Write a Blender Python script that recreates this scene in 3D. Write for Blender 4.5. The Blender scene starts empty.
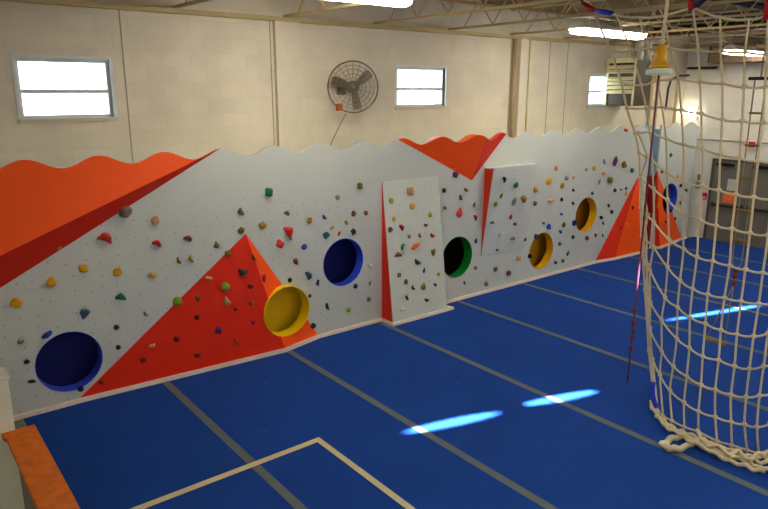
import bpy, bmesh, math, random
from mathutils import Vector, Matrix, noise
R = math.radians
PI = math.pi
SC = bpy.context.scene
COL = SC.collection

# ------------------------------------------------------------------ camera
F_PX, YAW, TILT, ROLL = 651.0, 0.6711, 0.2480, 0.0019
CAM = Vector((-1.844, -8.142, 3.777))
fw = Vector((math.sin(YAW)*math.cos(TILT), math.cos(YAW)*math.cos(TILT), -math.sin(TILT)))
rt = Vector((math.cos(YAW), -math.sin(YAW), 0)); up = rt.cross(fw)
rt2 = rt*math.cos(ROLL)+up*math.sin(ROLL); up2 = -rt*math.sin(ROLL)+up*math.cos(ROLL)
cd = bpy.data.cameras.new('camera'); cam = bpy.data.objects.new('camera', cd); COL.objects.link(cam)
cd.sensor_width = 36; cd.lens = F_PX*36/768; cd.clip_start = .05; cd.clip_end = 200
m = Matrix.Identity(4)
for i, v in enumerate((rt2, up2, -fw)):
    for k in range(3): m[k][i] = v[k]
for k in range(3): m[k][3] = CAM[k]
cam.matrix_world = m
SC.camera = cam

# ------------------------------------------------------------------ world, sun, exposure
w = bpy.data.worlds.new('sky'); SC.world = w; w.use_nodes = True
bg = w.node_tree.nodes['Background']; bg.inputs[0].default_value = (.80, .90, 1, 1); bg.inputs[1].default_value = 3.0
sd = bpy.data.lights.new('sun', 'SUN'); sun = bpy.data.objects.new('sun', sd); COL.objects.link(sun)
SUN_DIR = Vector((.111, .60, -1)).normalized()
sun.rotation_euler = SUN_DIR.to_track_quat('-Z', 'Y').to_euler(); sun.location = (3, -20, 20)
sd.energy = 32; sd.angle = R(1.0); sd.color = (.88, .95, 1)
vs = SC.view_settings; vs.view_transform = 'Standard'; vs.look = 'None'; vs.gamma = 1; vs.use_curve_mapping = False
vs.exposure = 2.05
LAMP_STRENGTH = 9.0

# ------------------------------------------------------------------ materials
def lin(c):
    return tuple(((x/255)/12.92 if x/255 <= .04045 else ((x/255+.055)/1.055)**2.4) for x in c)
_m = {}
def mat(name, rgb, rough=.6, metal=0, spec=.4, var=.06, vscale=6, bump=0, bscale=60, emit=0, trans=0, alpha=1, sheen=0):
    if name in _m: return _m[name]
    M = bpy.data.materials.new(name); M.use_nodes = True; nt = M.node_tree; b = nt.nodes['Principled BSDF']
    c = lin(rgb)
    b.inputs['Roughness'].default_value = rough; b.inputs['Metallic'].default_value = metal
    b.inputs['Specular IOR Level'].default_value = spec
    b.inputs['Sheen Weight'].default_value = sheen
    tc = nt.nodes.new('ShaderNodeTexCoord')
    if var:
        n = nt.nodes.new('ShaderNodeTexNoise'); n.inputs['Scale'].default_value = vscale; n.inputs['Detail'].default_value = 4
        nt.links.new(tc.outputs['Object'], n.inputs['Vector'])
        mx = nt.nodes.new('ShaderNodeMix'); mx.data_type = 'RGBA'
        mx.inputs[6].default_value = tuple(max(0, x*(1-var*1.6)) for x in c)+(1,)
        mx.inputs[7].default_value = tuple(min(1, x*(1+var*1.6)) for x in c)+(1,)
        nt.links.new(n.outputs[0], mx.inputs[0]); nt.links.new(mx.outputs[2], b.inputs['Base Color'])
    else: b.inputs['Base Color'].default_value = c+(1,)
    if bump:
        n2 = nt.nodes.new('ShaderNodeTexNoise'); n2.inputs['Scale'].default_value = bscale; n2.inputs['Detail'].default_value = 3
        nt.links.new(tc.outputs['Object'], n2.inputs['Vector'])
        bp = nt.nodes.new('ShaderNodeBump'); bp.inputs['Strength'].default_value = bump; bp.inputs['Distance'].default_value = .01
        nt.links.new(n2.outputs[0], bp.inputs['Height']); nt.links.new(bp.outputs[0], b.inputs['Normal'])
    if emit:
        b.inputs['Emission Color'].default_value = c+(1,); b.inputs['Emission Strength'].default_value = emit
    _m[name] = M; return M

def block_mat(name, rgb, mortar, axis, rough=.7):
    """painted concrete block wall; axis = which world axis runs along the wall"""
    M = bpy.data.materials.new(name); M.use_nodes = True; nt = M.node_tree; b = nt.nodes['Principled BSDF']
    b.inputs['Roughness'].default_value = rough; b.inputs['Specular IOR Level'].default_value = .3
    tc = nt.nodes.new('ShaderNodeTexCoord'); sp = nt.nodes.new('ShaderNodeSeparateXYZ'); cb = nt.nodes.new('ShaderNodeCombineXYZ')
    nt.links.new(tc.outputs['Object'], sp.inputs[0]); nt.links.new(sp.outputs[axis], cb.inputs[0]); nt.links.new(sp.outputs[2], cb.inputs[1])
    br = nt.nodes.new('ShaderNodeTexBrick'); nt.links.new(cb.outputs[0], br.inputs['Vector'])
    br.inputs['Scale'].default_value = 1; br.inputs['Brick Width'].default_value = .406; br.inputs['Row Height'].default_value = .203
    br.inputs['Mortar Size'].default_value = .006; br.inputs['Mortar Smooth'].default_value = .4
    c = lin(rgb)
    br.inputs['Color1'].default_value = tuple(x*.97 for x in c)+(1,); br.inputs['Color2'].default_value = tuple(min(1, x*1.03) for x in c)+(1,)
    br.inputs['Mortar'].default_value = lin(mortar)+(1,)
    n = nt.nodes.new('ShaderNodeTexNoise'); n.inputs['Scale'].default_value = 1.3; n.inputs['Detail'].default_value = 6
    nt.links.new(tc.outputs['Object'], n.inputs['Vector'])
    mr = nt.nodes.new('ShaderNodeMapRange'); mr.inputs[1].default_value = .3; mr.inputs[2].default_value = .7; mr.inputs[3].default_value = .90; mr.inputs[4].default_value = 1.06
    nt.links.new(n.outputs[0], mr.inputs[0])
    mx = nt.nodes.new('ShaderNodeMix'); mx.data_type = 'RGBA'; mx.blend_type = 'MULTIPLY'; mx.inputs[0].default_value = 1
    nt.links.new(br.outputs[0], mx.inputs[6]); nt.links.new(mr.outputs[0], mx.inputs[7]); nt.links.new(mx.outputs[2], b.inputs['Base Color'])
    bp = nt.nodes.new('ShaderNodeBump'); bp.inputs['Strength'].default_value = .25; bp.inputs['Distance'].default_value = .003; bp.invert = True
    nt.links.new(br.outputs['Fac'], bp.inputs['Height']); nt.links.new(bp.outputs[0], b.inputs['Normal'])
    return M

def tnut_mat(name, rgb):
    """painted plywood with scattered t-nut holes"""
    M = bpy.data.materials.new(name); M.use_nodes = True; nt = M.node_tree; b = nt.nodes['Principled BSDF']
    b.inputs['Roughness'].default_value = .42; b.inputs['Specular IOR Level'].default_value = .4
    tc = nt.nodes.new('ShaderNodeTexCoord'); sp = nt.nodes.new('ShaderNodeSeparateXYZ'); cb = nt.nodes.new('ShaderNodeCombineXYZ')
    nt.links.new(tc.outputs['Object'], sp.inputs[0]); nt.links.new(sp.outputs[0], cb.inputs[0]); nt.links.new(sp.outputs[2], cb.inputs[1])
    v = nt.nodes.new('ShaderNodeTexVoronoi'); v.voronoi_dimensions = '2D'; v.inputs['Scale'].default_value = 5.2; v.inputs['Randomness'].default_value = .55
    nt.links.new(cb.outputs[0], v.inputs['Vector'])
    lt = nt.nodes.new('ShaderNodeMath'); lt.operation = 'LESS_THAN'; lt.inputs[1].default_value = .045
    nt.links.new(v.outputs['Distance'], lt.inputs[0])
    zl = nt.nodes.new('ShaderNodeMath'); zl.operation = 'LESS_THAN'; zl.inputs[1].default_value = 2.35; nt.links.new(sp.outputs[2], zl.inputs[0])
    an = nt.nodes.new('ShaderNodeMath'); an.operation = 'MULTIPLY'; nt.links.new(lt.outputs[0], an.inputs[0]); nt.links.new(zl.outputs[0], an.inputs[1])
    n = nt.nodes.new('ShaderNodeTexNoise'); n.inputs['Scale'].default_value = 1.1; n.inputs['Detail'].default_value = 5
    nt.links.new(tc.outputs['Object'], n.inputs['Vector'])
    c = lin(rgb); m1 = nt.nodes.new('ShaderNodeMix'); m1.data_type = 'RGBA'
    m1.inputs[6].default_value = tuple(x*.93 for x in c)+(1,); m1.inputs[7].default_value = tuple(min(1, x*1.06) for x in c)+(1,)
    nt.links.new(n.outputs[0], m1.inputs[0])
    m2 = nt.nodes.new('ShaderNodeMix'); m2.data_type = 'RGBA'; m2.inputs[7].default_value = tuple(x*.45 for x in c)+(1,)
    nt.links.new(an.outputs[0], m2.inputs[0]); nt.links.new(m1.outputs[2], m2.inputs[6]); nt.links.new(m2.outputs[2], b.inputs['Base Color'])
    return M

def carpet_mat():
    M = mat('blue_carpet', (22, 65, 148), rough=.95, spec=.15, var=.12, vscale=1.2, bump=.5, bscale=350, sheen=0)
    nt = M.node_tree; b = nt.nodes['Principled BSDF']; tc = nt.nodes['Texture Coordinate']
    # pale lint flecks
    v = nt.nodes.new('ShaderNodeTexVoronoi'); v.inputs['Scale'].default_value = 2.3; nt.links.new(tc.outputs['Object'], v.inputs['Vector'])
    lt = nt.nodes.new('ShaderNodeMath'); lt.operation = 'LESS_THAN'; lt.inputs[1].default_value = .035; nt.links.new(v.outputs['Distance'], lt.inputs[0])
    mx = [n for n in nt.nodes if n.type == 'MIX'][0]
    m2 = nt.nodes.new('ShaderNodeMix'); m2.data_type = 'RGBA'; m2.inputs[7].default_value = lin((105, 130, 175))+(1,)
    sc = nt.nodes.new('ShaderNodeMath'); sc.operation = 'MULTIPLY'; sc.inputs[1].default_value = .5; nt.links.new(lt.outputs[0], sc.inputs[0])
    nt.links.new(sc.outputs[0], m2.inputs[0]); nt.links.new(mx.outputs[2], m2.inputs[6]); nt.links.new(m2.outputs[2], b.inputs['Base Color'])
    return M

def glass_mat():
    M = bpy.data.materials.new('window_glass'); M.use_nodes = True; nt = M.node_tree; nt.nodes.clear()
    o = nt.nodes.new('ShaderNodeOutputMaterial'); mx = nt.nodes.new('ShaderNodeMixShader'); t = nt.nodes.new('ShaderNodeBsdfTransparent'); g = nt.nodes.new('ShaderNodeBsdfGlossy')
    g.inputs['Roughness'].default_value = .05; mx.inputs[0].default_value = .06; t.inputs[0].default_value = (.93, .97, 1, 1)
    nt.links.new(t.outputs[0], mx.inputs[1]); nt.links.new(g.outputs[0], mx.inputs[2]); nt.links.new(mx.outputs[0], o.inputs[0]); return M

# ------------------------------------------------------------------ mesh helpers
class MB:
    def __init__(s): s.bm = bmesh.new()
    def poly(s, pts):
        try: return s.bm.faces.new([s.bm.verts.new(p) for p in pts])
        except ValueError: return None
    def box(s, x0, x1, y0, y1, z0, z1, M=None):
        vs_ = [Vector((x, y, z)) for z in (z0, z1) for y in (y0, y1) for x in (x0, x1)]
        if M: vs_ = [M @ v for v in vs_]
        v = [s.bm.verts.new(p) for p in vs_]
        for f in ((0, 2, 3, 1), (4, 5, 7, 6), (0, 1, 5, 4), (2, 6, 7, 3), (0, 4, 6, 2), (1, 3, 7, 5)):
            s.bm.faces.new([v[i] for i in f])
        return s
    def tube(s, pts, r, n=8, closed=False, caps=True):
        pts = [Vector(p) for p in pts]; N = len(pts); rings = []
        rr = r if isinstance(r, (list, tuple)) else [r]*N
        ref = None
        for i, p in enumerate(pts):
            a = pts[(i-1) % N] if (closed or i > 0) else p; b = pts[(i+1) % N] if (closed or i < N-1) else p
            t = (b-a).normalized()
            if ref is None: ref = t.orthogonal().normalized()
            u = (ref-t*ref.dot(t))
            u = u.normalized() if u.length > 1e-6 else t.orthogonal().normalized()
            ref = u; w_ = t.cross(u)
            rings.append([s.bm.verts.new(p+(u*math.cos(2*PI*k/n)+w_*math.sin(2*PI*k/n))*rr[i]) for k in range(n)])
        for i in range(N if closed else N-1):
            A, B = rings[i], rings[(i+1) % N]
            for k in range(n): s.bm.faces.new((A[k], A[(k+1) % n], B[(k+1) % n], B[k]))
        if caps and not closed: s.bm.faces.new(rings[0][::-1]); s.bm.faces.new(rings[-1])
        return s
    def lathe(s, prof, M=None, n=32, close=False):
        """prof: list of (r, z) revolved about local z"""
        M = M or Matrix.Identity(4); rings = []
        for r_, z in prof:
            if r_ < 1e-6: rings.append([s.bm.verts.new(M @ Vector((0, 0, z)))])
            else: rings.append([s.bm.verts.new(M @ Vector((r_*math.cos(2*PI*k/n), r_*math.sin(2*PI*k/n), z))) for k in range(n)])
        L = len(rings)
        for i in range(L if close else L-1):
            A, B = rings[i], rings[(i+1) % L]
            for k in range(n):
                k2 = (k+1) % n
                if len(A) == 1 and len(B) == 1: continue
                if len(A) == 1: s.bm.faces.new((A[0], B[k], B[k2]))
                elif len(B) == 1: s.bm.faces.new((A[k], B[0], A[k2]))
                else: s.bm.faces.new((A[k], B[k], B[k2], A[k2]))
        return s
    def ball(s, c, r, sub=1, sq=(1, 1, 1)):
        M = Matrix.Translation(c) @ Matrix.Diagonal((r*sq[0], r*sq[1], r*sq[2], 1))
        bmesh.ops.create_icosphere(s.bm, subdivisions=sub, radius=1, matrix=M); return s
    def prism(s, pts, d):
        """closed prism from polygon pts extruded by vector d"""
        a = [s.bm.verts.new(p) for p in pts]; b = [s.bm.verts.new(Vector(p)+Vector(d)) for p in pts]; n = len(pts)
        s.bm.faces.new(a); s.bm.faces.new(b[::-1])
        for i in range(n): s.bm.faces.new((a[i], b[i], b[(i+1) % n], a[(i+1) % n]))
        return s
    def build(s, name, material, parent=None, smooth=False, bevel=0, loc=None, recalc=True):
        if recalc: bmesh.ops.recalc_face_normals(s.bm, faces=s.bm.faces)
        me = bpy.data.meshes.new(name); s.bm.to_mesh(me); s.bm.free()
        if isinstance(material, (list, tuple)):
            for q in material: me.materials.append(q)
        else: me.materials.append(material)
        if smooth:
            for f in me.polygons: f.use_smooth = True
        o = bpy.data.objects.new(name, me); COL.objects.link(o)
        if loc is not None:
            me.transform(Matrix.Translation(-Vector(loc))); o.location = loc
        if parent is not None:
            o.parent = parent
            pm = parent.matrix_basis
            if parent.parent is not None: pm = parent.parent.matrix_basis @ pm
            o.matrix_basis = pm.inverted() @ o.matrix_basis if loc is not None else o.matrix_basis
            if loc is None: me.transform(pm.inverted())
        if bevel:
            bv = o.modifiers.new('bevel', 'BEVEL'); bv.width = bevel; bv.segments = 2; bv.limit_method = 'ANGLE'
        return o

def tag(o, label=None, cat=None, group=None, kind=None):
    if label: o['label'] = label
    if cat: o['category'] = cat
    if group: o['group'] = group
    if kind: o['kind'] = kind
    return o
def thing(name, label, cat, loc=(0, 0, 0), group=None):
    o = bpy.data.objects.new(name, None); COL.objects.link(o); o.location = loc; o.empty_display_size = .2
    return tag(o, label, cat, group)
def struct(o): o['kind'] = 'structure'; return o
def copy_tree(o, parent=None):
    c = o.copy(); COL.objects.link(c); c.parent = parent
    for ch in list(o.children): copy_tree(ch, c)
    return c
def cut(o, cutters):
    """boolean difference, baked into the mesh"""
    tmp = []
    for cb in cutters:
        me = bpy.data.meshes.new('cut'); cb.to_mesh(me); cb.free()
        c = bpy.data.objects.new('cut', me); COL.objects.link(c); tmp.append(c)
        md = o.modifiers.new('b', 'BOOLEAN'); md.operation = 'DIFFERENCE'; md.object = c; md.solver = 'EXACT'
    bpy.context.view_layer.update()
    dg = bpy.context.evaluated_depsgraph_get()
    me = bpy.data.meshes.new_from_object(o.evaluated_get(dg)); o.modifiers.clear(); o.data = me
    for c in tmp: bpy.data.objects.remove(c)
def cyl_cutter(x, z, r, y0, y1, n=64):
    b = MB(); b.lathe([(0, y0), (r, y0), (r, y1), (0, y1)], Matrix.Translation((x, 0, z)) @ Matrix.Rotation(R(-90), 4, 'X'), n)
    bmesh.ops.recalc_face_normals(b.bm, faces=b.bm.faces); return b.bm
HOLDS = [
(-0.23,0,1.998,0.082,"tan","knob","wall"),
(0.299,0,2.022,0.158,"redorange","kidney","wall"),
(0.013,0,1.69,0.108,"yellow","block","wall"),
(-0.355,0,1.586,0.117,"yellow","block","wall"),
(-0.735,0,1.414,0.126,"yellow","block","wall"),
(0.395,0,1.582,0.112,"yellow","block","wall"),
(-0.037,0,1.126,0.134,"slate","wedge","wall"),
(-0.468,0,0.964,0.13,"blue","slab","wall"),
(0.317,0,0.872,0.063,"black","knob","wall"),
(-0.75,0,0.948,0.069,"grey","knob","wall"),
(-0.718,0,0.682,0.059,"black","knob","wall"),
(-0.692,0,0.427,0.083,"black","slab","wall"),
(-0.178,0,0.179,0.074,"black","knob","wall"),
(0.07,-0.005,0.192,0.063,"maroon","knob","triL"),
(0.315,0,0.601,0.063,"black","knob","wall"),
(0.551,0,2.325,0.159,"greybrown","block","wall"),
(0.918,0,2.169,0.114,"tan","block","wall"),
(0.915,0,1.867,0.115,"red","kidney","wall"),
(1.327,0,1.874,0.105,"brown","kidney","wall"),
(1.714,0,1.736,0.095,"olive","wedge","wall"),
(1.175,0,1.593,0.092,"olive","horn","wall"),
(1.342,0,1.592,0.106,"mustard","horn","wall"),
(1.868,-0.001,1.589,0.083,"olive","knob","triL"),
(0.824,0,1.466,0.103,"yellow","slab","wall"),
(0.408,0,1.25,0.125,"green","kidney","wall"),
(0.69,0,0.964,0.077,"grey","horn","wall"),
(1.119,0,1.047,0.119,"lime","knob","triL"),
(1.395,-0.015,1.043,0.095,"brown","wedge","triL"),
(1.572,-0.007,1.289,0.109,"tan","slab","triL"),
(1.793,-0.029,1.137,0.124,"lime","block","triL"),
(1.797,-0.044,0.933,0.125,"tan","kidney","triL"),
(1.364,-0.032,0.78,0.068,"maroon","knob","triL"),
(1.64,-0.063,0.543,0.097,"purple","knob","triL"),
(1.06,-0.033,0.541,0.08,"maroon","knob","triL"),
(0.73,-0.016,0.528,0.092,"tan","slab","triL"),
(0.601,-0.021,0.359,0.078,"maroon","knob","triL"),
(1.316,-0.066,0.259,0.082,"maroon","knob","triL"),
(2.542,0,2.379,0.127,"green","block","wall"),
(2.101,0,2.148,0.11,"greybrown","kidney","wall"),
(2.09,0,1.883,0.097,"olive","knob","wall"),
(2.419,0,1.916,0.113,"mustard","block","wall"),
(2.822,0,2.037,0.087,"olive","kidney","wall"),
(3.201,0,1.889,0.089,"mustard","knob","wall"),
(2.828,0,1.77,0.175,"pinkred","kidney","wall"),
(2.238,-0.029,1.476,0.085,"brown","horn","triL"),
(2.069,-0.032,1.303,0.126,"charcoal","kidney","triL"),
(2.164,-0.053,1.079,0.099,"maroon","kidney","triL"),
(2.376,-0.046,1.163,0.115,"red","horn","triR"),
(2.684,0,1.608,0.131,"pinkred","block","wall"),
(2.872,0,1.664,0.059,"grey","knob","wall"),
(3.096,0,1.502,0.09,"blue","knob","wall"),
(2.944,0,1.294,0.104,"brown","wedge","wall"),
(3.152,0,1.049,0.136,"slate","kidney","wall"),
(3.314,0,0.904,0.092,"navy","horn","wall"),
(2.836,0,1.031,0.074,"black","knob","wall"),
(3.172,0,0.718,0.061,"brown","knob","wall"),
(1.915,-0.06,0.791,0.056,"maroon","knob","triL"),
(2.15,-0.07,0.835,0.071,"brown","knob","triL"),
(2.167,-0.09,0.557,0.086,"red","knob","triL"),
(1.888,-0.093,0.319,0.099,"redorange","kidney","triL"),
(3.215,0,0.224,0.093,"charcoal","knob","wall"),
(4.128,0,2.324,0.109,"olive","block","wall"),
(3.713,0,2.184,0.076,"grey","knob","wall"),
(3.465,0,1.908,0.076,"blue","kidney","wall"),
(4.008,0,1.9,0.094,"brown","block","wall"),
(4.248,0,1.885,0.079,"olive","block","wall"),
(3.873,0,1.773,0.078,"mustard","kidney","wall"),
(3.603,0,1.73,0.077,"mustard","slab","wall"),
(3.489,0,1.626,0.107,"teal","block","wall"),
(3.723,0,1.618,0.077,"redorange","horn","wall"),
(3.997,0,1.615,0.094,"charcoal","block","wall"),
(4.338,0,0.987,0.098,"cream","wedge","wall"),
(4.032,0,0.714,0.08,"navy","knob","wall"),
(4.319,0,0.704,0.082,"grey","horn","wall"),
(4.299,0,0.437,0.082,"greybrown","block","wall"),
(3.475,0,0.482,0.11,"charcoal","horn","wall"),
(3.889,0,0.343,0.08,"lime","knob","wall"),
(5.135,-0.026,2.146,0.149,"tan","block","lean"),
(4.726,-0.04,2.034,0.097,"lime","knob","lean"),
(5.159,-0.059,1.895,0.1,"yellow","knob","lean"),
(5.547,-0.083,1.711,0.085,"lime","knob","lean"),
(4.757,-0.079,1.736,0.081,"yellow","knob","lean"),
(5.945,0,2.085,0.087,"black","knob","wall"),
(5.967,0,1.774,0.087,"olive","kidney","wall"),
(5.857,0,1.648,0.07,"black","knob","wall"),
(4.659,-0.1,1.58,0.097,"brown","block","lean"),
(4.892,-0.099,1.584,0.115,"red","kidney","lean"),
(5.434,-0.103,1.555,0.085,"brown","kidney","lean"),
(5.565,-0.129,1.361,0.103,"red","kidney","lean"),
(5.052,-0.122,1.412,0.067,"greybrown","knob","lean"),
(5.288,-0.124,1.395,0.084,"greybrown","kidney","lean"),
(4.882,-0.141,1.268,0.116,"green","horn","lean"),
(5.157,-0.145,1.238,0.168,"orange","slab","lean"),
(5.563,-0.168,1.066,0.12,"olive","wedge","lean"),
(4.786,-0.158,1.14,0.115,"brown","kidney","lean"),
(5.184,-0.181,0.965,0.118,"charcoal","kidney","lean"),
(5.319,-0.202,0.801,0.085,"slate","horn","lean"),
(4.779,-0.201,0.81,0.083,"olive","block","lean"),
(4.908,-0.219,0.674,0.083,"brown","knob","lean"),
(5.056,-0.236,0.547,0.084,"charcoal","kidney","lean"),
(5.284,-0.238,0.531,0.119,"olive","wedge","lean"),
(5.551,-0.241,0.508,0.069,"charcoal","kidney","lean"),
(5.653,-0.219,0.674,0.069,"yellow","knob","lean"),
(4.903,-0.255,0.399,0.084,"charcoal","horn","lean"),
(5.337,-0.27,0.285,0.086,"charcoal","kidney","lean"),
(4.788,-0.277,0.231,0.1,"cream","slab","lean"),
(6.198,0,2.343,0.122,"purple","block","wall"),
(6.483,0,2.048,0.089,"brown","kidney","wall"),
(6.353,0,1.92,0.107,"olive","kidney","wall"),
(6.697,0,1.762,0.091,"olive","horn","wall"),
(7.226,-0.225,2.201,0.109,"charcoal","kidney","over"),
(7.218,-0.177,1.891,0.092,"olive","horn","over"),
(7.113,-0.154,1.743,0.092,"lime","knob","over"),
(6.33,0,1.66,0.161,"pinkred","wedge","wall"),
(6.743,0,1.516,0.11,"red","kidney","wall"),
(6.775,0,1.07,0.092,"charcoal","horn","wall"),
(7.096,-0.098,1.389,0.093,"brown","kidney","over"),
(7.364,-0.055,1.111,0.095,"cream","horn","over"),
(7.363,-0.008,0.814,0.096,"olive","slab","over"),
(6.802,0,0.546,0.075,"greybrown","knob","wall"),
(7.36,0,0.425,0.096,"olive","block","wall"),
(6.518,0,0.301,0.074,"green","horn","wall"),
(7.114,0,0.182,0.096,"greybrown","block","wall"),
(7.74,0,0.281,0.118,"brown","block","wall"),
(9.038,0,2.25,0.101,"tan","block","wall"),
(7.591,-0.203,2.059,0.112,"green","block","over"),
(7.601,-0.153,1.741,0.151,"grey","horn","over"),
(7.874,-0.157,1.763,0.153,"mustard","kidney","over"),
(8.422,0,1.875,0.118,"mustard","block","wall"),
(8.805,0,2.007,0.14,"yellow","block","wall"),
(8.429,0,1.596,0.099,"brown","block","wall"),
(8.92,0,1.602,0.162,"tan","slab","wall"),
(9.402,0,2.023,0.103,"grey","block","wall"),
(9.279,0,1.877,0.123,"mustard","block","wall"),
(9.644,0,2.012,0.062,"yellow","knob","wall"),
(9.665,0,1.751,0.084,"charcoal","kidney","wall"),
(9.295,0,1.588,0.083,"navy","knob","wall"),
(9.679,0,1.469,0.084,"charcoal","kidney","wall"),
(7.606,-0.107,1.444,0.095,"red","wedge","over"),
(7.765,-0.082,1.285,0.096,"brown","kidney","over"),
(7.763,-0.036,0.992,0.136,"olive","slab","over"),
(8.16,-0.023,0.905,0.079,"brown","knob","over"),
(8.747,0,1.157,0.081,"olive","kidney","wall"),
(8.917,0,1.063,0.123,"blue","block","wall"),
(8.533,0,0.904,0.121,"charcoal","block","wall"),
(9.312,0,1.283,0.104,"blue","slab","wall"),
(9.42,0,1.045,0.126,"brown","wedge","wall"),
(9.318,0,0.9,0.105,"blue","kidney","wall"),
(9.78,0,1.039,0.128,"navy","block","wall"),
(9.775,0,0.728,0.086,"charcoal","knob","wall"),
(9.329,0,0.643,0.084,"brown","knob","wall"),
(8.364,0,0.529,0.101,"black","block","wall"),
(9.625,0,0.396,0.107,"slate","horn","wall"),
(9.486,0,0.247,0.085,"green","knob","wall"),
(9.227,0,0.25,0.084,"charcoal","kidney","wall"),
(8.014,0,0.55,0.119,"tan","block","wall"),
(11.095,0,2.253,0.176,"purple","slabv","wall"),
(11.468,0,2.155,0.157,"olive","block","wall"),
(11.831,0,2.001,0.114,"green","knob","wall"),
(10.693,0,2.268,0.108,"grey","horn","wall"),
(10.076,0,2.151,0.085,"tan","knob","wall"),
(10.347,0,2.161,0.107,"yellow","block","wall"),
(10.715,0,2.015,0.087,"yellow","knob","wall"),
(10.963,0,1.858,0.155,"olive","block","wall"),
(10.57,0,1.855,0.109,"tan","horn","wall"),
(11.212,0,1.599,0.09,"charcoal","knob","wall"),
(11.463,0,1.597,0.068,"charcoal","kidney","wall"),
(11.673,0,1.603,0.068,"purple","knob","wall"),
(11.663,0,1.489,0.114,"yellow","horn","wall"),
(10.36,0,1.615,0.086,"green","kidney","wall"),
(11.012,0,1.279,0.089,"charcoal","kidney","wall"),
(11.166,0,1.114,0.09,"charcoal","knob","wall"),
(10.766,0,1.043,0.111,"black","kidney","wall"),
(10.861,0,0.891,0.089,"greybrown","horn","wall"),
(10.604,0,0.656,0.089,"red","kidney","wall"),
(10.284,0,0.631,0.11,"brown","block","wall"),
(10.887,0,0.606,0.067,"charcoal","horn","wall"),
(11.945,-0.035,1.133,0.093,"maroon","knob","farR"),
(11.748,-0.049,0.758,0.093,"yellow","knob","farR"),
(11.533,-0.041,0.718,0.069,"maroon","kidney","farR"),
(13.497,0,2.252,0.097,"green","knob","wall"),
(13.158,0,1.875,0.096,"olive","block","wall"),
(13.939,0,1.69,0.1,"yellow","knob","wall"),
(14.139,0,1.453,0.101,"navy","block","wall"),
(14.438,0,1.304,0.102,"brown","kidney","wall"),
(13.005,-0.085,1.064,0.097,"yellow","knob","far2"),
(14.245,0,0.999,0.102,"brown","block","wall"),
(13.794,-0.006,0.854,0.1,"navy","knob","far2"),
(14.057,0.002,0.617,0.076,"charcoal","knob","far2"),
(13.46,-0.074,0.62,0.074,"maroon","knob","far2"),
(12.881,-0.153,0.578,0.097,"mustard","kidney","far2"),
(11.433,0,2.92,0.14,"orange","slab","wall"),
]
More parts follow.
